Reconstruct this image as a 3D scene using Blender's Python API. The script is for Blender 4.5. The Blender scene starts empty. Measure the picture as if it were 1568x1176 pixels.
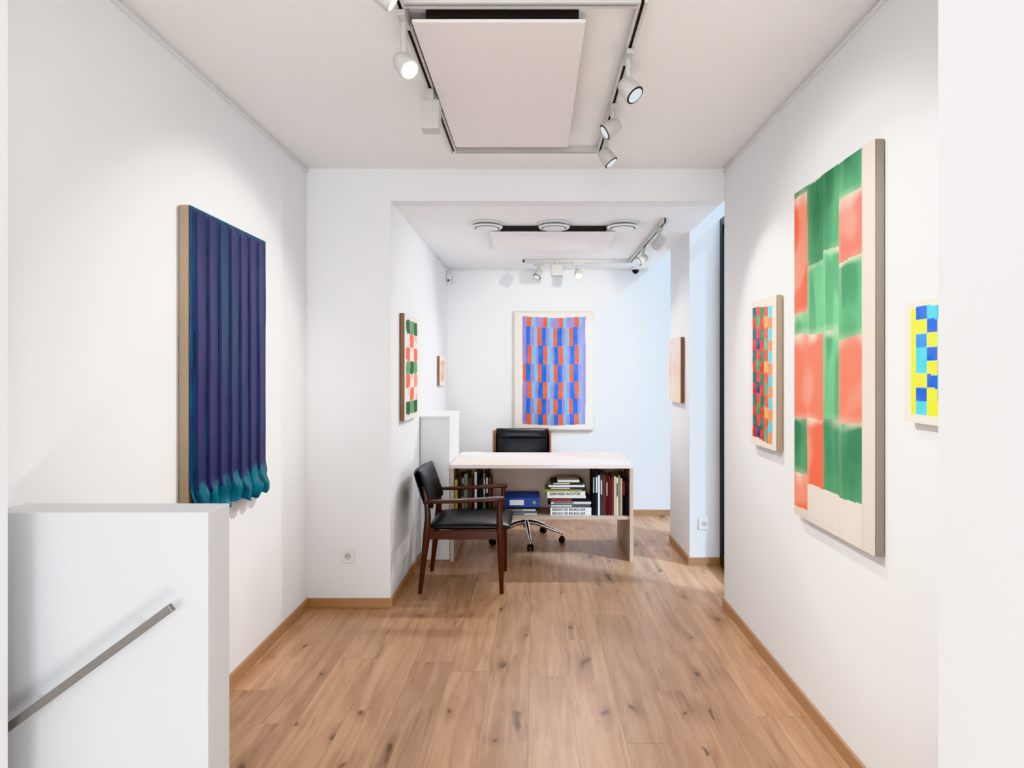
import bpy, math, random
from mathutils import Vector, Matrix, noise
random.seed(7)
F=950.0; U0=820.0; V0=571.0; H=1.445; WPX=1568.0
def lin(c):
    c=c/255.0
    return c/12.92 if c<=0.04045 else ((c+0.055)/1.055)**2.4
def rgb(r,g,b): return (lin(r),lin(g),lin(b),1.0)
scene=bpy.context.scene
scene.view_settings.view_transform='Khronos PBR Neutral'
scene.view_settings.look='None'
scene.view_settings.exposure=0.12
col=scene.collection

# ---------------------------------------------------------------- materials
def mat(name,color,rough=0.5,metal=0.0,emit=None,estr=0.0,bump=None,coat=0.0,var=0.0,spec=0.5):
    m=bpy.data.materials.new(name); m.use_nodes=True
    nt=m.node_tree; b=nt.nodes['Principled BSDF']
    b.inputs['Base Color'].default_value=color
    b.inputs['Roughness'].default_value=rough
    b.inputs['Metallic'].default_value=metal
    b.inputs['Specular IOR Level'].default_value=spec
    b.inputs['Coat Weight'].default_value=coat
    if emit:
        b.inputs['Emission Color'].default_value=emit
        b.inputs['Emission Strength'].default_value=estr
    tc=nt.nodes.new('ShaderNodeTexCoord')
    if bump:
        n=nt.nodes.new('ShaderNodeTexNoise'); n.inputs['Scale'].default_value=bump[0]; n.inputs['Detail'].default_value=3
        nt.links.new(tc.outputs['Object'],n.inputs['Vector'])
        bp=nt.nodes.new('ShaderNodeBump'); bp.inputs['Strength'].default_value=bump[1]; bp.inputs['Distance'].default_value=bump[2]
        nt.links.new(n.outputs['Fac'],bp.inputs['Height']); nt.links.new(bp.outputs['Normal'],b.inputs['Normal'])
    if var>0:
        n2=nt.nodes.new('ShaderNodeTexNoise'); n2.inputs['Scale'].default_value=3; n2.inputs['Detail'].default_value=4
        nt.links.new(tc.outputs['Object'],n2.inputs['Vector'])
        mx=nt.nodes.new('ShaderNodeMix'); mx.data_type='RGBA'
        mx.inputs[6].default_value=tuple(c*(1-var) for c in color[:3])+(1,)
        mx.inputs[7].default_value=tuple(min(1,c*(1+var)) for c in color[:3])+(1,)
        nt.links.new(n2.outputs['Fac'],mx.inputs[0]); nt.links.new(mx.outputs[2],b.inputs['Base Color'])
    return m
def attr_mat(name,rough=0.75,weave=True):
    m=bpy.data.materials.new(name); m.use_nodes=True
    nt=m.node_tree; b=nt.nodes['Principled BSDF']; b.inputs['Roughness'].default_value=rough
    b.inputs['Specular IOR Level'].default_value=0.25
    a=nt.nodes.new('ShaderNodeAttribute'); a.attribute_name='Col'
    nt.links.new(a.outputs['Color'],b.inputs['Base Color'])
    if weave:
        tc=nt.nodes.new('ShaderNodeTexCoord')
        n=nt.nodes.new('ShaderNodeTexNoise'); n.inputs['Scale'].default_value=240
        nt.links.new(tc.outputs['Object'],n.inputs['Vector'])
        bp=nt.nodes.new('ShaderNodeBump'); bp.inputs['Strength'].default_value=0.15; bp.inputs['Distance'].default_value=0.002
        nt.links.new(n.outputs['Fac'],bp.inputs['Height']); nt.links.new(bp.outputs['Normal'],b.inputs['Normal'])
    return m
M_wall=mat('wall_paint',(0.84,0.845,0.85,1),0.7,spec=0.2,var=0.004)
M_ceil=mat('ceiling_paint',(0.91,0.91,0.905,1),0.8,spec=0.2,var=0.004)
M_half=mat('half_wall_shaded_white',(0.66,0.665,0.675,1),0.6,spec=0.3,var=0.004)  # wall white darkened, stairwell shade put into the colour
M_white=mat('white_lacquer',(0.78,0.78,0.78,1),0.35)
M_panel=mat('heater_panel_white',(0.85,0.81,0.80,1),0.5)
M_track=mat('track_white',(0.60,0.59,0.565,1),0.4)
M_head=mat('spot_housing',(0.56,0.55,0.52,1),0.4)
M_dark=mat('dark_slot',rgb(50,48,46),0.6)
M_gap=mat('gap_grey',rgb(110,105,102),0.7)
M_black=mat('black_frame',rgb(16,17,20),0.4)
M_leather=mat('black_leather',rgb(24,25,29),0.38,bump=(160,0.25,0.001))
M_rose=mat('rosewood',rgb(68,32,22),0.3,coat=0.3,var=0.35)
M_ply=mat('birch_ply',rgb(198,178,162),0.5,var=0.06)
M_desk=mat('desk_laminate',rgb(230,218,211),0.35,var=0.02)
M_chrome=mat('chrome',(0.75,0.75,0.76,1),0.12,metal=1.0)
M_steel=mat('brushed_steel',rgb(138,133,128),0.42,metal=0.55)
M_rubber=mat('castor_black',rgb(20,20,22),0.5)
M_canvas_side=mat('raw_canvas_edge',rgb(166,146,124),0.8,bump=(200,0.3,0.001),var=0.1)
M_linen=mat('linen_edge',rgb(146,137,128),0.85,bump=(200,0.3,0.001),var=0.08)
M_woodedge=mat('frame_wood_edge',rgb(140,102,78),0.5,var=0.2)
M_cream=mat('cream_edge',rgb(214,206,194),0.7)
M_lens_on=mat('lens_lit',(1,1,1,1),0.3,emit=(1,0.98,0.94,1),estr=7)
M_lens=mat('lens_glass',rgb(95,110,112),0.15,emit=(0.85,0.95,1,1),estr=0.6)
M_paper=mat('paper_white',(0.85,0.85,0.85,1),0.7)
M_plastic=mat('plastic_white',(0.8,0.8,0.79,1),0.4)
M_sock=mat('socket_grey',rgb(200,200,198),0.5)
M_text=mat('print_black',rgb(20,20,20),0.7)
M_art=attr_mat('painted_canvas'); M_artg=attr_mat('painted_pleats',0.45)
M_books=attr_mat('book_covers',0.5,weave=False)

def glass():
    m=bpy.data.materials.new('window_glass'); m.use_nodes=True; nt=m.node_tree
    nt.nodes.clear(); o=nt.nodes.new('ShaderNodeOutputMaterial'); t=nt.nodes.new('ShaderNodeBsdfTransparent')
    g=nt.nodes.new('ShaderNodeBsdfGlossy'); g.inputs['Roughness'].default_value=0.02
    x=nt.nodes.new('ShaderNodeMixShader'); x.inputs[0].default_value=0.06
    nt.links.new(t.outputs[0],x.inputs[1]); nt.links.new(g.outputs[0],x.inputs[2]); nt.links.new(x.outputs[0],o.inputs[0])
    return m
M_glass=glass()

def oak(name):
    m=bpy.data.materials.new(name); m.use_nodes=True; nt=m.node_tree; L=nt.links.new
    b=nt.nodes['Principled BSDF']; N=nt.nodes.new
    tc=N('ShaderNodeTexCoord')
    sep=N('ShaderNodeSeparateXYZ'); L(tc.outputs['Object'],sep.inputs[0])
    def math_(op,a,bv=None,c=None):
        n=N('ShaderNodeMath'); n.operation=op
        for i,v in enumerate((a,bv,c)):
            if v is None: continue
            if isinstance(v,(int,float)): n.inputs[i].default_value=v
            else: L(v,n.inputs[i])
        return n.outputs[0]
    def vec(x,y,z=0.0):
        c=N('ShaderNodeCombineXYZ')
        for i,v in enumerate((x,y,z)):
            if isinstance(v,(int,float)): c.inputs[i].default_value=v
            else: L(v,c.inputs[i])
        return c.outputs[0]
    # plank layout: rows across X, each row slid by its own random amount along Y
    RH=0.192
    xo=math_('ADD',sep.outputs[0],1.95)
    row=math_('FLOOR',math_('DIVIDE',xo,RH))
    wn=N('ShaderNodeTexWhiteNoise'); wn.noise_dimensions='1D'; L(row,wn.inputs['W'])
    ys=math_('ADD',math_('MULTIPLY_ADD',wn.outputs['Value'],1.28,sep.outputs[1]),12.8)
    br=N('ShaderNodeTexBrick'); br.offset=0.0; br.offset_frequency=2
    br.inputs['Color1'].default_value=(0,0,0,1); br.inputs['Color2'].default_value=(1,1,1,1); br.inputs['Mortar'].default_value=(0.5,0.5,0.5,1)
    br.inputs['Scale'].default_value=1.0; br.inputs['Mortar Size'].default_value=0.0010; br.inputs['Mortar Smooth'].default_value=0.2
    br.inputs['Brick Width'].default_value=1.28; br.inputs['Row Height'].default_value=RH
    L(vec(ys,xo),br.inputs['Vector'])
    rnd=N('ShaderNodeSeparateColor'); L(br.outputs['Color'],rnd.inputs[0]); r=rnd.outputs[0]
    cx=math_('MULTIPLY_ADD',r,3.7,sep.outputs[0]); cy=math_('MULTIPLY_ADD',r,11.3,sep.outputs[1])
    def noise_(v,s,d=4,dist=0.0,rough=0.5):
        n=N('ShaderNodeTexNoise'); n.noise_dimensions='2D'; n.inputs['Scale'].default_value=s; n.inputs['Detail'].default_value=d
        n.inputs['Distortion'].default_value=dist; n.inputs['Roughness'].default_value=rough; L(v,n.inputs['Vector']); return n.outputs['Fac']
    def ramp(v,a,bb,c0=(0,0,0,1),c1=(1,1,1,1)):
        n=N('ShaderNodeValToRGB'); n.color_ramp.elements[0].position=a; n.color_ramp.elements[1].position=bb
        n.color_ramp.elements[0].color=c0; n.color_ramp.elements[1].color=c1; L(v,n.inputs[0]); return n.outputs[0]
    def mix(f,a,bb,mode='MIX'):
        n=N('ShaderNodeMix'); n.data_type='RGBA'; n.blend_type=mode
        if isinstance(f,(int,float)): n.inputs[0].default_value=f
        else: L(f,n.inputs[0])
        for k,v in ((6,a),(7,bb)):
            if isinstance(v,tuple): n.inputs[k].default_value=v
            else: L(v,n.inputs[k])
        return n.outputs[2]
    gv=vec(math_('MULTIPLY',cx,14.0),math_('MULTIPLY',cy,1.1))
    g1=noise_(gv,1.6,5,0.5,0.6)
    gf=noise_(vec(math_('MULTIPLY',cx,70.0),math_('MULTIPLY',cy,2.5)),2.0,3)
    blot=noise_(vec(math_('MULTIPLY',cx,4.5),math_('MULTIPLY',cy,1.1)),1.5,4,0.4)
    c_light=rgb(202,163,131); c_mid=rgb(182,141,110); c_dark=rgb(126,89,65)
    base_c=mix(ramp(g1,0.35,0.68),c_mid,c_light)
    base_c=mix(math_('MULTIPLY',ramp(gf,0.45,0.75),0.28),base_c,c_mid)
    base_c=mix(math_('MULTIPLY',ramp(blot,0.48,0.70),0.22),base_c,c_dark)
    wob=noise_(vec(cx,cy),6,1); wob2=noise_(vec(cy,cx),5,1)
    kv=vec(math_('MULTIPLY_ADD',wob,0.35,math_('MULTIPLY',cx,4.8)),math_('MULTIPLY_ADD',wob2,0.6,math_('MULTIPLY',cy,2.1)))
    vo=N('ShaderNodeTexVoronoi'); vo.voronoi_dimensions='2D'; vo.inputs['Scale'].default_value=1.0; L(kv,vo.inputs['Vector'])
    vs=N('ShaderNodeSeparateColor'); L(vo.outputs['Color'],vs.inputs[0])
    has=math_('GREATER_THAN',vs.outputs[0],0.45)
    size=math_('MULTIPLY_ADD',vs.outputs[1],1.1,0.75)
    dist_=math_('MULTIPLY',vo.outputs['Distance'],size)
    core=math_('MULTIPLY',ramp(dist_,0.035,0.095,(1,1,1,1),(0,0,0,1)),has)
    halo=math_('MULTIPLY',ramp(dist_,0.04,0.42,(1,1,1,1),(0,0,0,1)),has)
    rings=N('ShaderNodeMath'); rings.operation='SINE'; L(math_('MULTIPLY',vo.outputs['Distance'],80.0),rings.inputs[0])
    streak=math_('MULTIPLY',halo,ramp(g1,0.40,0.62,(1,1,1,1),(0.1,0.1,0.1,1)))
    base_c=mix(math_('MULTIPLY',streak,0.50),base_c,c_dark)
    base_c=mix(math_('MULTIPLY',math_('MULTIPLY',halo,ramp(rings.outputs[0],0.2,1.0)),0.14),base_c,c_dark)
    base_c=mix(math_('MULTIPLY',core,0.75),base_c,rgb(82,56,42))
    ck=noise_(vec(math_('MULTIPLY',cx,17.0),math_('MULTIPLY',cy,1.4)),1.0,3,0.8)
    base_c=mix(math_('MULTIPLY',ramp(ck,0.62,0.74),0.36),base_c,rgb(112,80,60))
    tone=ramp(r,0.0,1.0,(0.89,0.89,0.90,1),(1.07,1.06,1.05,1))
    base_c=mix(1.0,base_c,tone,'MULTIPLY')
    base_c=mix(math_('MULTIPLY',br.outputs['Fac'],0.6),base_c,rgb(108,80,64))
    L(base_c,b.inputs['Base Color'])
    b.inputs['Roughness'].default_value=0.38
    bp=N('ShaderNodeBump'); bp.inputs['Strength'].default_value=0.12; bp.inputs['Distance'].default_value=0.002
    L(gf,bp.inputs['Height']); L(bp.outputs[0],b.inputs['Normal'])
    return m
M_floor=oak('oak_laminate')
M_base=mat('oak_skirting',rgb(176,138,107),0.45,var=0.12)

# ---------------------------------------------------------------- helpers
def empty(name,loc=(0,0,0)):
    e=bpy.data.objects.new(name,None); e.empty_display_size=0.1; col.objects.link(e); e.location=loc; return e
def obj(name,verts,faces,m,parent=None,smooth=False):
    me=bpy.data.meshes.new(name); me.from_pydata([tuple(v) for v in verts],[],faces); me.update()
    if m: me.materials.append(m)
    if smooth:
        for p in me.polygons: p.use_smooth=True
    o=bpy.data.objects.new(name,me); col.objects.link(o)
    if parent: o.parent=parent
    return o
def bevel(o,w,seg=2):
    md=o.modifiers.new('bev','BEVEL'); md.width=w; md.segments=seg; md.limit_method='ANGLE'; md.harden_normals=False
    return o
BF=[(0,3,2,1),(4,5,6,7),(0,1,5,4),(1,2,6,5),(2,3,7,6),(3,0,4,7)]
def box(name,x0,x1,y0,y1,z0,z1,m,parent=None,bv=0,seg=2):
    v=[(x0,y0,z0),(x1,y0,z0),(x1,y1,z0),(x0,y1,z0),(x0,y0,z1),(x1,y0,z1),(x1,y1,z1),(x0,y1,z1)]
    o=obj(name,v,BF,m,parent)
    if bv: bevel(o,bv,seg)
    return o
def obox(name,origin,a,b,c,m,parent=None,bv=0,seg=2):
    O=Vector(origin);a=Vector(a);b=Vector(b);c=Vector(c)
    v=[O,O+a,O+a+b,O+b,O+c,O+a+c,O+a+b+c,O+b+c]
    f=BF if a.cross(b).dot(c)>0 else [tuple(reversed(q)) for q in BF]
    o=obj(name,v,f,m,parent)
    if bv: bevel(o,bv,seg)
    return o
def tube(name,pts,rad,m,parent=None,seg=20,sq=1.0):
    pts=[Vector(p) for p in pts]; V=[];Fc=[]
    if isinstance(rad,(int,float)): rad=[rad]*len(pts)
    t0=(pts[1]-pts[0]).normalized(); up=Vector((0,0,1)) if abs(t0.z)<0.9 else Vector((1,0,0))
    for i,p in enumerate(pts):
        if i==0: t=pts[1]-pts[0]
        elif i==len(pts)-1: t=pts[-1]-pts[-2]
        else: t=(pts[i+1]-pts[i]).normalized()+(pts[i]-pts[i-1]).normalized()
        t.normalize(); s=t.cross(up).normalized(); n=s.cross(t).normalized()
        for k in range(seg):
            a=2*math.pi*k/seg; V.append(p+(s*math.cos(a)+n*math.sin(a)*sq)*rad[i])
    for i in range(len(pts)-1):
        for k in range(seg):
            k2=(k+1)%seg; Fc.append((i*seg+k,i*seg+k2,(i+1)*seg+k2,(i+1)*seg+k))
    Fc.append(tuple(reversed(range(seg)))); Fc.append(tuple(range((len(pts)-1)*seg,len(pts)*seg)))
    o=obj(name,V,Fc,m,parent,True)
    for p in o.data.polygons:
        if len(p.vertices)>4: p.use_smooth=False
    md=o.modifiers.new('es','EDGE_SPLIT'); md.split_angle=math.radians(45)
    return o

# ---------------------------------------------------------------- room shell
XL=-1.409; XI=-0.894; XR=1.164; YB=6.30; YC=3.824; ZC=2.705; ZS=2.504; ZTOP=2.85; YR=-4.6
box('floor',-1.6,2.1,YR,6.45,-0.1,0,M_floor)
box('ceiling',-1.6,1.30,YR,YC,ZC,ZTOP,M_ceil)
box('wall_beam',XI,XR,YC,YC+0.12,ZS,ZTOP,M_wall)
box('ceiling_soffit',XI,XR,YC+0.12,YB,ZS,ZTOP,M_ceil)
box('wall_left',-1.6,XL,1.5,YC,0,ZC,M_wall)
box('wall_left_inner',-1.6,XI,YC,YB,0,ZTOP,M_wall)
box('wall_left_front',-1.6,-1.276,YR,1.5,0,ZC,M_wall)
box('wall_right',XR,1.30,1.2,YC,0,ZC,M_wall)
box('wall_right_front',0.779,1.30,YR,1.2,0,ZC,M_wall)
box('wall_back',-1.6,2.1,YB,6.45,0,3.3,M_wall)
box('wall_pillar',XR-0.004,1.60,4.67,5.34,0,3.3,M_wall)
box('wall_bay_corner',1.30,1.60,3.70,YC,0,ZTOP,M_wall)
box('wall_rear',-1.6,1.30,YR-0.15,YR,0,0.30,M_wall); box('trim_rear_head',-1.6,1.30,YR-0.15,YR,2.6,ZTOP,M_wall)
bh=0.058; bt=0.013
box('baseboard_left',XL,XL+bt,1.72,YC,0,bh,M_base,bv=0.002)
box('baseboard_return',XL,XI,YC-bt,YC,0,bh,M_base,bv=0.002)
box('baseboard_left_inner',XI,XI+bt,YC-bt,4.778,0,bh,M_base,bv=0.002)
box('baseboard_right',XR-bt,XR,1.2,YC,0,bh,M_base,bv=0.002)
box('baseboard_back',XI,1.9,YB-bt,YB,0,bh,M_base,bv=0.002)
box('baseboard_pillar',XR-0.004-bt,1.39,4.67-bt,4.67,0,bh,M_base,bv=0.002)
box('baseboard_pillar_side',XR-0.004-bt,XR-0.004,4.67,5.34,0,bh,M_base,bv=0.002)
def rail(name,x0,x1,y0,y1,z):
    box(name,x0,x1,y0,y1,z,z+0.012,M_plastic)
rail('trim_picture_rail_left',XL,XL+0.010,1.5,YC,ZC-0.028)
rail('trim_picture_rail_right',XR-0.010,XR,1.2,YC,ZC-0.028)
rail('trim_picture_rail_back',XI,1.16,YB-0.010,YB,ZS-0.030)
rail('trim_picture_rail_inner',XI,XI+0.010,5.6,YB,ZS-0.030)

d=empty('door_1')
X=1.396
box('jamb_far',X-0.01,X+0.06,4.60,4.668,0,2.60,M_black,d)
box('jamb_near',X-0.01,X+0.06,3.826,3.89,0,2.60,M_black,d)
box('head',X-0.01,X+0.06,3.89,4.60,2.54,2.60,M_black,d)
box('bottom_rail',X-0.01,X+0.06,3.89,4.60,0.0,0.10,M_black,d)
box('pane',X+0.02,X+0.03,3.89,4.60,0.10,2.54,M_glass,d)
w=empty('window_1'); X=1.55
box('jamb_near',X,X+0.05,5.342,5.40,0,3.0,M_black,w); box('jamb_far',X,X+0.05,6.24,6.298,0,3.0,M_black,w)
box('head',X,X+0.05,5.40,6.24,2.95,3.0,M_black,w); box('sill',X,X+0.05,5.40,6.24,0,0.05,M_black,w)
box('pane',X+0.02,X+0.03,5.40,6.24,0.05,2.95,M_glass,w)

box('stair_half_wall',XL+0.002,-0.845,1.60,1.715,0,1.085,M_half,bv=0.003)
h=empty('handrail')
p0=Vector((-1.375,1.545,0.5165)); p1=Vector((-0.905,1.545,0.862))
dr=(p1-p0).normalized(); nn=Vector((0,1,0)); upv=dr.cross(nn)*-1
if upv.z<0: upv=-upv
obox('bar',p0-upv*0.010-nn*0.008,dr*(p1-p0).length,nn*0.016,upv*0.020,M_steel,h,0.002)
for k in (0.25,0.8):
    c=p0+(p1-p0)*k; tube('bracket_%d'%int(k*10),[c,(c.x,1.60,c.z)],0.006,M_steel,h)

def socket(x,y,z,nm='wall_socket'):
    e=empty(nm)
    box('plate',x-0.042,x+0.042,y-0.009,y,z-0.042,z+0.042,M_plastic,e,0.003)
    tube('recess',[(x,y-0.0095,z),(x,y-0.0085,z)],0.021,M_sock,e,24)
    tube('pin_1',[(x-0.009,y-0.0105,z),(x-0.009,y-0.009,z)],0.003,M_dark,e,10)
    tube('pin_2',[(x+0.009,y-0.0105,z),(x+0.009,y-0.009,z)],0.003,M_dark,e,10)
    tube('earth',[(x,y-0.014,z+0.010),(x,y-0.009,z+0.010)],0.003,M_steel,e,10)
socket(-1.155,YC,0.318); socket(1.268,4.67,0.31)

# ---------------------------------------------------------------- art
def artwork(name,origin,sd,w,hh,t,nrm,cf,side,nx=90,ny=130,relief=None,matl=None,off=0.0015):
    e=empty(name); sd=Vector(sd); nrm=Vector(nrm); O=Vector(origin)+nrm*0.003; dn=Vector((0,0,-1))
    obox('stretcher',O,sd*w,dn*hh,nrm*t,side,e,0.003)
    V=[];Fc=[];C=[]
    for j in range(ny+1):
        for i in range(nx+1):
            s=i/nx; q=j/ny
            rel=relief(s,q) if relief else (0,0,0)
            V.append(O+sd*(s*w+rel[1])+dn*(q*hh+rel[2])+nrm*(t+off+rel[0]))
            C.append(cf(s,q))
    flip = sd.cross(dn).dot(nrm)>0
    for j in range(ny):
        for i in range(nx):
            a=j*(nx+1)+i; f=(a,a+1,a+nx+2,a+nx+1)
            Fc.append(f if flip else tuple(reversed(f)))
    o=obj('canvas',V,Fc,matl or M_art,e,True)
    at=o.data.color_attributes.new('Col','FLOAT_COLOR','POINT')
    flat=[]
    for c in C: flat+=[c[0],c[1],c[2],1.0]
    at.data.foreach_set('color',flat)
    return e
def mixc(a,b,f): f=max(0,min(1,f)); return tuple(a[i]*(1-f)+b[i]*f for i in range(3))
def sm(x,a,b):
    x=max(0,min(1,(x-a)/(b-a))); return x*x*(3-2*x)
def nz(x,y,z=0): return noise.noise(Vector((x,y,z)))

# A: pleated dark work
PUR=rgb(50,48,90)[:3]; NAV=rgb(30,38,70)[:3]; TEAL=rgb(22,80,106)[:3]; DK=rgb(10,11,24)[:3]
NP=7; m0=0.05
def pleat(s,q):
    return (s-m0)/(1-m0-0.01)*NP + 0.05*nz(s*2,q*2.2,3)*sm(q,0,0.2)+0.03*nz(s*3,q*6,8)
def cfA(s,q):
    if s<m0: c=mixc(NAV,TEAL,0.45+0.4*nz(s*30,q*12))
    else:
        x=pleat(s,q); f=x-math.floor(x); k=math.floor(x)
        c=mixc(PUR,NAV,sm(f,0.35,0.85)*0.8+0.35*nz(s*9,q*4,2))
        c=mixc(c,mixc(NAV,TEAL,0.35),0.5*max(0,nz(k*3.3,q*1.5,6))*2)
        c=mixc(c,DK,sm(f,0.84,0.90)*0.9)
        c=mixc(c,TEAL,(1-sm(f,0.0,0.05))*0.6*(0.5+0.6*nz(x*3,q*9,5)))
    x=pleat(s,q); f=x-math.floor(x)
    b=sm(q+0.026*math.sin(f*math.pi)-0.02+0.04*nz(s*9,3.3)+0.015*nz(s*30,7.1),0.905,0.912)
    tl=mixc(TEAL,rgb(12,98,118)[:3],0.6+nz(s*10,q*10)); tl=mixc(tl,DK,0.7*sm(f,0.80,0.92)+0.55*sm(nz(s*14,q*26,4),0.12,0.35))
    c=mixc(c,tl,b)
    tp=1-sm(q,0.004,0.014); c=mixc(c,TEAL,tp*0.8)
    if s>0.985: c=mixc(c,TEAL,0.6)
    return c
def relA(s,q):
    x=pleat(s,q); f=x-math.floor(x)
    r=0.001
    ed=sm(q,0.0,0.03)*sm(1-s,0.0,0.02)
    if s>=m0: r+=ed*(0.007*(1-sm(f,0.84,0.93))*sm(f,0.0,0.06)+0.006*(1-f)*sm(f,0.0,0.06)*(1-sm(f,0.84,0.93)))
    low=sm(q,0.89,0.96)
    r+=low*0.020*(0.5+0.6*math.sin(f*math.pi)+1.3*nz(s*12,q*14,1)) ; r=max(0.0005,r)
    return (r,0.0,low*(0.014*math.sin(f*math.pi)+0.024*nz(s*8,0.5)+0.006*nz(s*30,2.5)))
artwork('pleated_painting',(XL,2.443,2.108),(0,1,0),0.692,1.235,0.040,(1,0,0),cfA,M_canvas_side,300,180,relA,M_artg)

# F: large green / coral
GR=rgb(58,116,82)[:3]; GR2=rgb(98,160,118)[:3]; CO=rgb(240,122,86)[:3]; RD=rgb(234,92,56)[:3]; LIN=rgb(206,196,186)[:3]; PALE=rgb(240,218,200)[:3]
cols=[0,0.2,0.42,0.62,0.87]
tiles=[[(0,0.02,GR2),(0.02,0.38,RD),(0.38,0.445,GR2),(0.445,0.70,CO),(0.70,0.87,GR),(0.87,0.975,RD)],
 [(0,0.24,GR),(0.24,0.445,GR2),(0.445,0.69,CO),(0.69,0.885,RD)],
 [(0,0.22,GR),(0.22,0.445,GR2),(0.445,0.69,GR2),(0.69,0.89,GR)],
 [(0,0.10,GR),(0.10,0.265,RD),(0.265,0.47,GR),(0.47,0.69,CO),(0.69,0.89,GR)]]
def tileF(k,ls,qq,n,n2):
    T=tiles[k]
    for i,(a,b,c) in enumerate(T):
        if a<=qq<b:
            la=(qq-a)/(b-a); g=c in (GR,GR2)
            base=mixc(c,GR2 if g else CO,0.6*n+0.3*n2)
            if g: base=mixc(base,rgb(38,92,64)[:3],0.5*sm(n2,0.45,0.8)*(1-0.5*la))
            else: base=mixc(base,PALE,0.25*sm(n,0.6,0.9))
            d=(qq-a)
            w=0.014+0.04*n
            if i>0:
                base=mixc(base,mixc(PALE,GR2,0.3) if g else PALE,(0.45 if g else 0.8)*(1-sm(d,0.0,w))*(0.2+1.0*n2))
            if i<len(T)-1: base=mixc(base,PALE,(0.2 if g else 0.55)*(1-sm(b-qq,0.0,0.025))*n)
            return base
    return mixc(LIN,rgb(214,206,196)[:3],n)
def cfF(s,q):
    n=nz(s*3.5,q*6)*0.5+0.5; n=sm(n,0.2,0.8); n2=sm(nz(s*9,q*5,5)*0.5+0.5,0.2,0.8)
    if s>=0.87:
        return mixc(LIN,rgb(184,174,164)[:3],(1-sm(s,0.87,0.885))*0.7+(0.5 if abs(q-0.245)<0.003 else 0))
    sw=s+0.004*nz(q*6,1.7)
    k=0
    for kk in range(4):
        if cols[kk]<=sw: k=kk
    ls=(sw-cols[k])/(cols[k+1]-cols[k])
    qq=q+0.004*math.sin(s*9+k*2)+0.004*nz(s*8,q*2,k*5)
    base=tileF(k,ls,qq,n,n2)
    if qq<0.885 and ls<0.16 and k>0: base=mixc(base,PALE,0.16*(1-sm(ls,0.02,0.16))*n2)
    base=mixc(base,tuple(x*0.72 for x in base),(1-sm(ls,0,0.025))*0.45)
    return base
artwork('green_coral_painting',(XR,2.707,2.225),(0,-1,0),0.644,1.392,0.030,(-1,0,0),cfF,M_linen,180,360)

# E: small red/green check
def cfE(s,q):
    W=rgb(226,219,208)[:3]
    qq=q+0.010*math.sin(s*5+0.8); ss=s+0.006*math.sin(q*7)
    if ss<0.10 or ss>0.86 or qq<0.05 or qq>0.955: return W
    f=(ss-0.10)/0.152; c=int(f); r=int((qq-0.05)/0.0755+ (0.15 if c%2 else 0))
    P=[[rgb(24,92,96)[:3],rgb(186,56,54)[:3]],[rgb(204,68,64)[:3],rgb(40,70,116)[:3]],[rgb(40,112,78)[:3],rgb(194,58,56)[:3]],[rgb(222,90,72)[:3],rgb(96,156,120)[:3]],[rgb(88,188,202)[:3],rgb(234,146,100)[:3]]][c%5]
    o=P[r%2]
    if c==1 and r%4==1: o=rgb(60,140,90)[:3]
    if c==3 and r%4==1: o=rgb(226,170,80)[:3]
    return mixc(o,W,0.10*(nz(s*9,q*20)+0.5))
artwork('checked_painting',(XR,3.262,1.812),(0,-1,0),0.352,0.735,0.030,(-1,0,0),cfE,M_canvas_side,100,160)

# G: yellow blue
def cfG(s,q):
    W=rgb(230,226,212)[:3]
    Y=rgb(222,222,36)[:3]; Bl=rgb(24,84,180)[:3]; T=rgb(70,184,202)[:3]; Bb=rgb(36,130,200)[:3]
    qq=q+0.012*math.sin(s*6)
    if s<0.10 or s>0.90 or qq<0.06 or qq>0.94: return W
    if s<0.165 or s>0.845: return Y
    c=int((s-0.165)/0.136); r=min(7,int((qq-0.06)/0.11))
    tab=[[Bl,Y,Bb,T,T,Y,Bl,T],[T,Bl,Y,Bl,Y,Bl,Y,Y],[Bl,Y,T,Y,Bl,T,Bl,Y],[Y,T,Bl,T,Y,Bb,Y,Bl],[Bl,Y,T,Y,Bl,Y,T,Y]]
    return mixc(tab[c%5][r],W,0.06*(nz(s*9,q*9)+0.5))
artwork('yellow_blue_painting',(XR,1.907,1.658),(0,-1,0),0.36,0.362,0.026,(-1,0,0),cfG,M_cream,90,80)

# back wall painting
LV=rgb(146,134,192)[:3]; BL=rgb(36,108,202)[:3]; SK=rgb(122,184,220)[:3]; RE=rgb(234,98,64)[:3]
def cfK(s,q):
    W=rgb(230,224,214)[:3]
    if s<0.018 or s>0.982 or q<0.012 or q>0.988: return rgb(204,196,184)[:3]
    qq=q+0.006*math.sin(s*7+1); ss=s+0.003*math.sin(q*9)
    if ss<0.108 or ss>0.892 or qq<0.05 or qq>0.955: return W
    x=(ss-0.108)/0.784
    rb=[0.05,0.135,0.29,0.445,0.595,0.735,0.865,0.96]
    r=max(i for i in range(8) if qq>=rb[i])
    x2=x*4.0+(0.5 if r%2 else 0.0)
    f=x2-math.floor(x2)
    k=int(math.floor(x2))
    e=0.06*nz(k*3.1,r*2.7)
    if r%2: seq=[(0.22+e,LV),(0.44,SK),(0.70+e,RE),(1.0,BL)]
    else: seq=[(0.30+e,BL),(0.58,RE),(0.82+e,SK),(1.0,LV)]
    for b,c in seq:
        if f<b: break
    if r==0 and c==BL: c=LV
    if x<0.06 and r!=3: c=LV
    if x>0.95: c=LV
    return mixc(c,W,0.06*(nz(s*14,q*14)+0.5))
artwork('striped_painting',(-0.22,YB,2.068),(1,0,0),0.815,1.20,0.035,(0,-1,0),cfK,M_cream,200,220)

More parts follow.
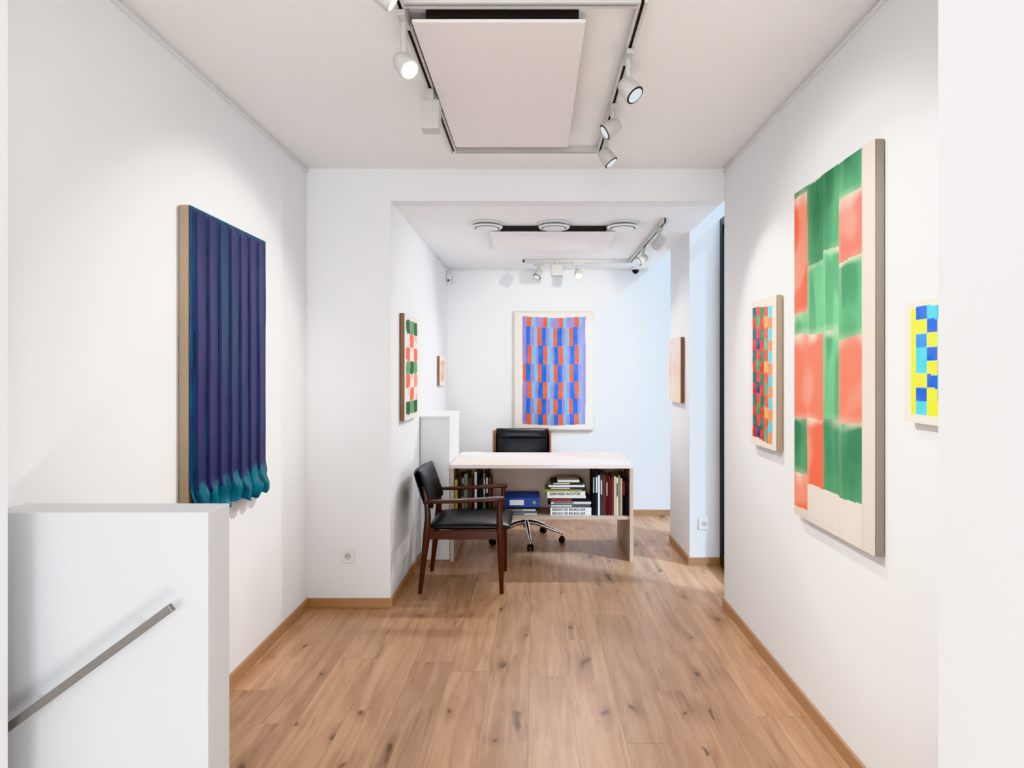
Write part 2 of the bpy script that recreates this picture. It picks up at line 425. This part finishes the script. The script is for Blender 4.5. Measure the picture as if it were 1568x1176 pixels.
# B: left inner wall green/coral
def cfB(s,q):
    W=rgb(230,226,218)[:3]
    if s<0.10 or s>0.9 or q<0.05 or q>0.95: return W
    x=(s-0.10)/0.8; y=(q-0.05)/0.9
    c=int(x*2.999); r=int(y*6.999)
    g=rgb(46,98,60)[:3]; o=rgb(238,116,86)[:3]; g2=rgb(110,150,100)[:3]; o2=rgb(240,160,130)[:3]
    tab=[[g,g2,g],[W,o,W],[o,W,o],[g2,g,g2],[o,W,o2],[W,o,W],[g,g2,g]]
    dx=abs(x*3-c-0.5); dy=abs(y*7-r-0.5)
    P=tab[r][c]
    if P is W:
        return mixc(W,o,0.45*sm(nz(x*7,y*9,4),0.0,0.4)) if 1<=r<=5 else W
    d=(dx**5+dy**5)**0.2+0.13*nz(x*7,y*12)
    return mixc(P,W,sm(d,0.46,0.58))
artwork('green_orange_painting',(XI,4.08,1.84),(0,1,0),0.49,0.713,0.028,(1,0,0),cfB,M_woodedge,100,140)
def cfC(s,q):
    W=rgb(228,222,212)[:3]
    if s<0.15 or s>0.85 or q<0.15 or q>0.85: return W
    return mixc(rgb(240,164,112)[:3],W,0.4+nz(s*6,q*6))
artwork('small_orange_drawing',(XI,5.62,1.60),(0,1,0),0.34,0.27,0.022,(1,0,0),cfC,M_woodedge,30,30)
def cfD(s,q):
    W=rgb(236,228,222)[:3]
    c=mixc(rgb(236,196,184)[:3],rgb(238,218,164)[:3],sm(q,0.45,0.9)+0.5*nz(s*3,q*4))
    c=mixc(c,rgb(206,194,216)[:3],0.6*(1-sm(q,0.1,0.5)))
    return mixc(c,W,0.5+0.5*nz(s*4,q*3,7))
artwork('pale_pink_painting',(XR-0.004,5.27,1.725),(0,-1,0),0.44,0.515,0.026,(-1,0,0),cfD,M_woodedge,50,50)

# ---------------------------------------------------------------- ceiling fixtures
e=empty('ceiling_heater_panel')
box('panel',-0.427,0.173,2.135,3.32,2.652,2.664,M_panel,e,0.003)
box('mount_1',-0.38,0.15,2.15,2.20,2.664,ZC-0.001,M_dark,e); box('mount_2',-0.36,0.11,3.18,3.23,2.664,ZC-0.001,M_gap,e)
e=empty('ceiling_heater_panel')
box('panel',-0.33,0.577,4.46,5.25,2.450,2.462,M_panel,e,0.003)
box('mount_1',-0.25,0.51,4.47,4.52,2.462,ZS-0.001,M_dark,e); box('mount_2',-0.25,0.51,5.1,5.15,2.462,ZS-0.001,M_gap,e)

def track(name,segs,z):
    e=empty(name); w=0.017
    for i,(x0,y0,x1,y1) in enumerate(segs):
        if x0==x1:
            for sgn,nm in ((-1,'a'),(1,'b')):
                xa=x0+sgn*w; xb=x0+sgn*0.006
                box('profile_%d%s'%(i,nm),min(xa,xb),max(xa,xb),y0-w,y1+w,z-0.032,z-0.001,M_track,e)
            box('slot_%d'%i,x0-0.006,x0+0.006,y0,y1,z-0.024,z-0.001,M_dark,e)
        else:
            for sgn,nm in ((-1,'a'),(1,'b')):
                ya=y0+sgn*w; yb=y0+sgn*0.006
                box('profile_%d%s'%(i,nm),x0+w,x1-w,min(ya,yb),max(ya,yb),z-0.032,z-0.001,M_track,e)
            box('slot_%d'%i,x0,x1,y0-0.006,y0+0.006,z-0.024,z-0.001,M_dark if i!=2 else M_gap,e)
track('ceiling_track',[(-0.455,1.7,-0.455,3.46),(0.357,2.075,0.357,3.46),(-0.455,3.46,0.357,3.46),(-0.455,2.075,0.357,2.075)],ZC)
track('ceiling_track',[(0.885,4.25,0.885,5.8),(-0.12,5.8,0.885,5.8)],ZS)

def spot(x,y,zt,aim,energy,lit=False,size=75,color=(1,0.98,0.945),r=0.034,L=0.078,drop=0.09,ax='y'):
    e=empty('track_spotlight'); zb=zt-0.033
    if ax=='y': box('adapter',x-0.014,x+0.014,y-0.05,y+0.05,zb-0.020,zb,M_head,e,0.003)
    else: box('adapter',x-0.05,x+0.05,y-0.014,y+0.014,zb-0.020,zb,M_head,e,0.003)
    tube('stem',[(x,y,zb-0.02),(x,y,zb-drop)],0.011,M_head,e,14)
    piv=Vector((x,y,zb-drop)); dv=(Vector(aim)-piv).normalized()
    a=piv-dv*L*0.45; b=piv+dv*L*0.55
    tube('housing',[a,a+dv*0.006,a+dv*L*0.35,b-dv*0.002,b],[r*0.62,r*0.80,r*0.98,r*1.08,r*1.06],M_head,e,28)
    tube('bezel',[b-dv*0.006,b+dv*0.003],[r*1.05,r*1.02],M_dark if not lit else M_head,e,28)
    tube('lens',[b+dv*0.002,b+dv*0.0045],r*0.84,M_lens_on if lit else M_lens,e,28)
    ld=bpy.data.lights.new('lamp','SPOT'); ld.energy=energy; ld.spot_size=math.radians(size); ld.spot_blend=0.9; ld.color=color
    ld.shadow_soft_size=0.03
    lo=bpy.data.objects.new('lamp',ld); col.objects.link(lo); lo.parent=e
    lo.location=b+dv*0.03; lo.rotation_euler=dv.to_track_quat('-Z','Y').to_euler()
    return e
def driver(x,y,zt,s=0.04,hh=0.10,nk=0.02):
    e=empty('track_driver_box'); zb=zt-0.034
    box('neck',x-0.016,x+0.016,y-0.03,y+0.03,zb-nk,zb,M_head,e,0.003)
    box('body',x-s,x+s,y-s*0.9,y+s*0.9,zb-nk-hh,zb-nk,M_head,e,0.004)
spot(-0.455,2.14,ZC,(0.7,1.2,1.0),35,True,95,drop=0.16,r=0.034)
spot(-0.455,1.82,ZC,(1.16,2.4,1.5),72,True,70,drop=0.105)
driver(-0.455,2.70,ZC,0.040,0.125,0.05)
spot(0.357,2.39,ZC,(1.16,1.9,1.4),55,False,76,drop=0.13,r=0.036)
spot(0.357,2.87,ZC,(-1.4,2.8,1.40),125,False,66,r=0.036)
spot(0.357,3.14,ZC,(1.16,3.0,1.45),52,False,68,drop=0.13,r=0.036)
spot(0.885,4.42,ZS,(0.2,6.3,1.5),78,False,76,r=0.038,L=0.09,drop=0.09)
spot(0.885,5.1,ZS,(-0.89,4.6,1.35),62,False,90,r=0.036,L=0.08,drop=0.09)
spot(0.03,5.8,ZS,(-0.6,5.0,0.8),45,False,100,r=0.036,L=0.09,drop=0.09,ax='x')
driver(0.20,5.8,ZS,0.055,0.10)
spot(0.40,5.8,ZS,(0.5,4.2,0.4),60,True,115,r=0.036,L=0.08,drop=0.09,ax='x')

for cx in (-0.344,0.132,0.618):
    e=empty('ceiling_air_diffuser'); cy=4.40
    tube('rim',[(cx,cy,ZS-0.001),(cx,cy,ZS-0.010),(cx,cy,ZS-0.013)],[0.105,0.100,0.070],M_plastic,e,40)
    tube('disc',[(cx,cy,ZS-0.0135),(cx,cy,ZS-0.026),(cx,cy,ZS-0.034)],[0.05,0.112,0.104],M_plastic,e,40)
    tube('slot_ring',[(cx,cy,ZS-0.0340),(cx,cy,ZS-0.0355)],0.088,M_gap,e,40)
    tube('centre',[(cx,cy,ZS-0.0355),(cx,cy,ZS-0.040)],0.080,M_plastic,e,40)
e=empty('motion_sensor')
box('body',XI+0.002,XI+0.05,6.20,6.25,2.34,2.44,M_plastic,e,0.008,3); tube('eye',[(XI+0.025,6.20,2.37),(XI+0.025,6.193,2.37)],0.012,M_gap,e,16)
e=empty('dome_camera')
tube('base',[(1.0,6.2,ZS-0.001),(1.0,6.2,ZS-0.03)],0.045,M_plastic,e,24)
tube('dome',[(1.0,6.2,ZS-0.03),(1.0,6.2,ZS-0.045),(1.0,6.2,ZS-0.062),(1.0,6.2,ZS-0.07)],[0.036,0.034,0.022,0.006],M_black,e,24)

# ---------------------------------------------------------------- white cabinet
e=empty('white_side_cabinet')
box('carcass',XI+0.003,-0.664,4.80,5.40,0,1.095,M_white,e,0.002)
box('top',XI+0.002,-0.660,4.78,5.41,1.095,1.115,M_white,e,0.003)

# ---------------------------------------------------------------- desk
dk=empty('desk')
box('desktop',-0.655,0.750,4.75,5.49,0.712,0.742,M_desk,dk,0.002)
box('side_left',-0.655,-0.627,4.752,5.488,0,0.712,M_ply,dk,0.001)
box('side_right',0.722,0.750,4.752,5.488,0,0.712,M_ply,dk,0.001)
box('shelf',-0.627,0.722,4.765,5.10,0.318,0.343,M_ply,dk,0.001)
box('shelf_back',-0.627,0.722,5.10,5.118,0.318,0.712,M_ply,dk)
e=empty('paper_stack')
for i in range(5):
    a=random.uniform(-0.06,0.06)
    c=Vector((-0.55,5.30,0.7425+i*0.003)); dx=Vector((math.cos(a),math.sin(a),0))*0.15; dy=Vector((-math.sin(a),math.cos(a),0))*0.2
    obox('sheet_%d'%i,c-dx*0.5-dy*0.5,dx,dy,(0,0,0.0028),M_paper,e)

# books
V=[];Fc=[];Cc=[]
Z0=0.3435
def addbox(x0,x1,y0,y1,z0,z1,c,lean=0.0):
    b=len(V)
    V.extend([(x0,y0,z0),(x1,y0,z0),(x1,y1,z0),(x0,y1,z0),(x0+lean,y0,z1),(x1+lean,y0,z1),(x1+lean,y1,z1),(x0+lean,y1,z1)])
    for f in BF: Fc.append(tuple(b+i for i in f)); Cc.append(c)
def upright(x,w,hh,c,lab=None,y=4.80,dp=0.22,lean=0):
    z=Z0
    addbox(x,x+w-0.0015,y,y+0.004,z,z+hh,c,lean)
    addbox(x,x+0.002,y+0.004,y+dp,z,z+hh,c,lean); addbox(x+w-0.0035,x+w-0.0015,y+0.004,y+dp,z,z+hh,c,lean)
    addbox(x+0.002,x+w-0.0035,y+0.004,y+dp-0.004,z+0.003,z+hh-0.004,rgb(232,226,212),lean)
    if lab: addbox(x+w*0.2,x+w*0.75,y-0.0008,y,z+hh*0.5,z+hh*0.85,lab,lean*0.7)
def flat(x0,x1,z,t,c,lab=None,y=4.80,dp=0.22):
    addbox(x0,x1,y,y+0.004,z,z+t-0.001,c)
    addbox(x0,x1,y+0.004,y+dp,z,z+0.003,c); addbox(x0,x1,y+0.004,y+dp,z+t-0.004,z+t-0.001,c)
    addbox(x0+0.003,x1-0.003,y+0.004,y+dp-0.004,z+0.003,z+t-0.004,rgb(232,226,212))
    if lab: addbox(x0+0.02,x0+0.02+(x1-x0)*0.5,y-0.0008,y,z+t*0.3,z+t*0.7,lab)
x=0.440
for w_,h_,c_,l_ in [(0.022,0.345,rgb(22,24,28),rgb(150,150,150)),(0.020,0.350,rgb(48,50,54),rgb(220,220,220)),(0.016,0.31,rgb(226,226,224),None),(0.020,0.32,rgb(70,72,76),rgb(200,200,200)),
  (0.022,0.315,rgb(104,64,56),None),(0.018,0.30,rgb(84,38,38),rgb(190,160,140)),(0.026,0.29,rgb(92,36,40),None),(0.016,0.295,rgb(120,66,54),None),(0.018,0.30,rgb(200,186,162),None),
  (0.016,0.29,rgb(216,212,200),rgb(80,80,80)),(0.014,0.31,rgb(160,150,90),None),(0.016,0.285,rgb(220,218,210),None),(0.022,0.31,rgb(26,24,28),rgb(180,60,60)),(0.02,0.30,rgb(40,38,44),None)]:
    upright(x,w_,h_,c_,l_); x+=w_+0.0008
z=Z0
stack=[(0.115,0.432,0.030,rgb(236,236,234),None),(0.115,0.432,0.030,rgb(236,236,234),None),(0.10,0.425,0.026,rgb(90,92,96),rgb(220,220,220)),(0.12,0.43,0.020,rgb(210,206,200),rgb(60,60,60)),
 (0.10,0.42,0.026,rgb(40,38,42),rgb(190,80,60)),(0.09,0.39,0.016,rgb(230,228,222),None),(0.09,0.385,0.036,rgb(228,224,214),None),(0.075,0.36,0.016,rgb(150,150,80),None),
 (0.10,0.39,0.018,rgb(60,62,66),rgb(230,230,230)),(0.10,0.38,0.016,rgb(230,226,220),None),(0.12,0.37,0.022,rgb(46,60,50),rgb(200,200,170)),(0.17,0.34,0.016,rgb(220,214,200),None)]
zs=[]
for a,b_,t,c,l in stack:
    zs.append((z,t,a,b_)); flat(a,b_,z,t,c,l); z+=t
flat(-0.225,0.01,Z0,0.018,rgb(200,196,186),rgb(60,60,60)); flat(-0.225,0.015,0.3615,0.016,rgb(90,110,120),None); flat(-0.235,0.0,0.3775,0.014,rgb(226,222,214),rgb(120,40,40)); flat(-0.23,0.01,0.3915,0.016,rgb(50,54,60),None)
x=-0.622
for i in range(13):
    w_=random.uniform(0.014,0.03)
    upright(x,w_,random.uniform(0.27,0.35),random.choice([rgb(60,62,66),rgb(206,204,198),rgb(30,30,34),rgb(120,132,120),rgb(186,170,90),rgb(150,150,154),rgb(90,70,60)]),random.choice([None,rgb(200,200,200),rgb(40,40,40)]))
    x+=w_+0.001
bo=obj('books',V,Fc,M_books)
at=bo.data.color_attributes.new('Col','FLOAT_COLOR','CORNER'); fl=[]
for c in Cc: fl+=list(c)*4
at.data.foreach_set('color',fl)
def txt(body,x,z,size,nm):
    cu=bpy.data.curves.new(nm,'FONT'); cu.body=body; cu.size=size; cu.extrude=0.0003; cu.offset=0.0003
    o=bpy.data.objects.new(nm,cu); col.objects.link(o); o.rotation_euler=(math.pi/2,0,0); o.location=(x,4.7985,z); cu.materials.append(M_text); o.parent=bo
txt('SERGIO DE BEUKELAER',0.128,0.350,0.025,'title_1'); txt('SERGIO DE BEUKELAER',0.128,0.380,0.025,'title_2')
txt('GERHARD RICHTER',0.108,zs[6][0]+0.009,0.027,'title_3')
e=empty('ring_binder')
M_blue=mat('binder_blue',rgb(24,70,150),0.4)
box('cover_bottom',-0.265,0.03,4.79,5.05,0.4095,0.4125,M_blue,e); box('cover_top',-0.265,0.03,4.79,5.05,0.478,0.4815,M_blue,e)
box('spine',-0.265,0.03,4.785,4.79,0.4095,0.4815,M_blue,e,0.001); box('pages',-0.25,0.015,4.80,5.04,0.4125,0.460,M_paper,e)
box('label',-0.20,-0.09,4.7835,4.785,0.425,0.465,M_paper,e); tube('finger_ring',[(-0.01,4.7835,0.445),(-0.01,4.785,0.445)],0.014,M_steel,e,20)

# ---------------------------------------------------------------- armchair
ac=empty('armchair'); yn=4.065; yf=4.53
for nm,y in (('near',yn),('far',yf)):
    s=1 if nm=='far' else -1
    tube('front_leg_'+nm,[(-0.222,y,0.0),(-0.226,y,0.20),(-0.232,y,0.39),(-0.236,y,0.50),(-0.232,y,0.612)],[0.013,0.019,0.024,0.019,0.016],M_rose,ac)
    tube('back_leg_'+nm,[(-0.757,y,0.0),(-0.735,y,0.20),(-0.712,y,0.39),(-0.705,y,0.50),(-0.712,y,0.605),(-0.735,y-s*0.012,0.70)],[0.013,0.019,0.025,0.020,0.017,0.012],M_rose,ac)
    P=[(-0.735,0.600,0.018),(-0.66,0.602,0.022),(-0.50,0.607,0.026),(-0.34,0.616,0.030),(-0.24,0.622,0.032),(-0.205,0.622,0.026)]
    V_=[];F_=[]
    for px,pz,hw in P:
        for dy,dz in ((-hw,-0.011),(hw,-0.011),(hw,0.011),(-hw,0.011)): V_.append((px,y+dy+s*0.004,pz+dz))
    for i in range(len(P)-1):
        for k in range(4):
            k2=(k+1)%4; F_.append((i*4+k,(i+1)*4+k,(i+1)*4+k2,i*4+k2))
    F_.append((0,1,2,3)); n_=len(P)*4; F_.append((n_-1,n_-2,n_-3,n_-4))
    o=obj('armrest_'+nm,V_,F_,M_rose,ac,False); bevel(o,0.006,3)
    box('side_rail_'+nm,-0.712,-0.232,y-0.012,y+0.012,0.355,0.412,M_rose,ac,0.004)
box('front_rail',-0.243,-0.221,yn,yf,0.365,0.412,M_rose,ac,0.004); box('back_rail',-0.722,-0.700,yn,yf,0.365,0.412,M_rose,ac,0.004)
def cushion(name,O,a,b,c,m,parent,puff=0.012,bend=0.0,n=12):
    O=Vector(O);a=Vector(a);b=Vector(b);c=Vector(c); cn=c.normalized(); V_=[];F_=[]
    for side in (0,1):
        for j in range(n+1):
            for i in range(n+1):
                s=i/n;t=j/n
                w_=math.sqrt(max(0,1-abs(2*s-1)**3.5))*math.sqrt(max(0,1-abs(2*t-1)**3.5))
                k=(0.30+0.70*w_)
                off=cn*((c.length*0.5)*(1+ (k if side else -k)) + puff*(1 if side else -0.3)*(math.sin(math.pi*s)*math.sin(math.pi*t))+bend*math.sin(math.pi*t))
                V_.append(O+a*s+b*t+off)
    N1=(n+1)**2
    for j in range(n):
        for i in range(n):
            q=j*(n+1)+i
            F_.append((q,q+n+1,q+n+2,q+1)); F_.append((N1+q,N1+q+1,N1+q+n+2,N1+q+n+1))
    rim=[i for i in range(n+1)]+[ (j)*(n+1)+n for j in range(1,n+1)]+[n*(n+1)+i for i in range(n-1,-1,-1)]+[j*(n+1) for j in range(n-1,0,-1)]
    for k in range(len(rim)):
        p=rim[k];q=rim[(k+1)%len(rim)]; F_.append((p,q,N1+q,N1+p))
    o=obj(name,V_,F_,m,parent,True)
    md=o.modifiers.new('ss','SUBSURF'); md.levels=1; md.render_levels=1
    return o
cushion('seat_cushion',(-0.705,yn-0.01,0.400),(0.545,0,0),(0,yf-yn+0.02,0),(0,0,0.068),M_leather,ac,0.010)
cushion('backrest',(-0.700,yn-0.012,0.545),(-0.085,0,0.255),(0,yf-yn+0.02,0),(0.055*0.95,0,0.055*0.3),M_leather,ac,0.008,bend=-0.03)
cushion('backrest_shell',(-0.722,yn-0.006,0.54),(-0.085,0,0.25),(0,yf-yn+0.01,0),(0.02*0.95,0,0.02*0.3),M_leather,ac,0.0,bend=-0.03)

# ---------------------------------------------------------------- office chair
oc=empty('office_chair'); cx,cy=-0.08,5.34
for k in range(5):
    a=math.radians(-83+72*k); dx,dy=math.cos(a),math.sin(a)
    ex,ey=cx+dx*0.31,cy+dy*0.31
    tube('leg_%d'%k,[(cx+dx*0.02,cy+dy*0.02,0.165),(cx+dx*0.10,cy+dy*0.10,0.155),(cx+dx*0.24,cy+dy*0.24,0.105),(ex,ey,0.085)],[0.022,0.018,0.014,0.012],M_chrome,oc,14)
    tube('castor_stem_%d'%k,[(ex,ey,0.085),(ex,ey,0.045)],0.007,M_chrome,oc,10)
    tx,ty=-dy,dx
    for sg in (-1,1):
        tube('castor_%d_%d'%(k,sg+1),[(ex+tx*sg*0.006,ey+ty*sg*0.006,0.027),(ex+tx*sg*0.024,ey+ty*sg*0.024,0.027)],[0.027,0.024],M_rubber,oc,20)
    box('castor_hood_%d'%k,ex-0.012,ex+0.012,ey-0.012,ey+0.012,0.035,0.058,M_rubber,oc,0.004)
tube('column',[(cx,cy,0.12),(cx,cy,0.25),(cx,cy,0.26),(cx,cy,0.42)],[0.028,0.028,0.018,0.018],M_chrome,oc)
box('mechanism',cx-0.09,cx+0.09,cy-0.08,cy+0.12,0.395,0.425,M_black,oc,0.006)
cushion('seat',(-0.33,5.13,0.425),(0.50,0,0),(0,0.47,0),(0,0,0.075),M_leather,oc,0.01)
cushion('backrest',(-0.365,5.655,0.50),(0.49,0,0),(0,0.05,0.40),(0,-0.06,0.0),M_leather,oc,0.012)
cushion('headroll',(-0.36,5.695,0.845),(0.48,0,0),(0,0.012,0.095),(0,-0.065,0.0),M_leather,oc,0.008)
M_walnut=mat('walnut_shell',rgb(150,96,66),0.4,coat=0.2,var=0.25)
obox('shell',(-0.385,5.665,0.47),(0.53,0,0),(0,0.05,0.45),(0,0.014,0),M_walnut,oc,0.006,3)
for sx in (-0.39,0.125):
    obox('shell_wing_%d'%(sx>0),(sx,5.60,0.50),(0.014,0,0),(0,0.05,0.42),(0,0.07,0),M_walnut,oc,0.006,3)
tube('spine_bracket',[(cx,5.42,0.41),(cx,5.64,0.41),(cx,5.69,0.47)],0.018,M_chrome,oc)

# ---------------------------------------------------------------- lights
wd=bpy.data.worlds.new('world'); scene.world=wd; wd.use_nodes=True
bg=wd.node_tree.nodes['Background']; bg.inputs[0].default_value=(0.66,0.82,1.0,1); bg.inputs[1].default_value=1.7
def area(name,loc,aim,sx,sy,en,c,parent=None):
    ld=bpy.data.lights.new(name,'AREA'); ld.shape='RECTANGLE'; ld.size=sx; ld.size_y=sy; ld.energy=en; ld.color=c
    o=bpy.data.objects.new(name,ld); col.objects.link(o); o.location=loc
    o.rotation_euler=(Vector(aim)-Vector(loc)).to_track_quat('-Z','Y').to_euler(); o.parent=parent; return o
area('added_rear_fill',(-0.25,YR+0.05,1.35),(-0.25,3,2.2),1.9,2.2,108,(0.89,0.96,1.0))  # added unseen area light at the rear, raises the ambient level
area('added_overhead_fill',(-0.2,1.2,2.68),(-0.2,1.9,0),1.3,0.9,14,(1,0.99,0.97))  # added overhead fill out of view, no fixture behind it
ul=empty('added_ceiling_fill')  # added unseen lamp and tray below the view, brightens the ceiling
box('tray',-0.60,0.40,0.05,0.40,0.001,0.05,M_black,ul,0.004)
area('lamp',(-0.1,0.225,0.07),(-0.1,1.9,2.7),0.9,0.28,20,(0.96,0.985,1.0),ul)
sl=bpy.data.lights.new('sun','SUN'); sl.energy=3.6; sl.color=(0.62,0.80,1.0); sl.angle=math.radians(6)
so=bpy.data.objects.new('sun',sl); col.objects.link(so); so.location=(5,3,6)
so.rotation_euler=Vector((-0.66,0.42,-0.60)).to_track_quat('-Z','Y').to_euler()

# ---------------------------------------------------------------- camera
cam=bpy.data.cameras.new('camera'); co=bpy.data.objects.new('camera',cam); col.objects.link(co)
co.location=(0,0,H); co.rotation_euler=(math.pi/2,0,0)
cam.sensor_fit='HORIZONTAL'; cam.sensor_width=36; cam.lens=36*F/WPX
cam.shift_x=(WPX/2-U0)/WPX; cam.shift_y=-(588-V0)/WPX; cam.clip_start=0.02
scene.camera=co
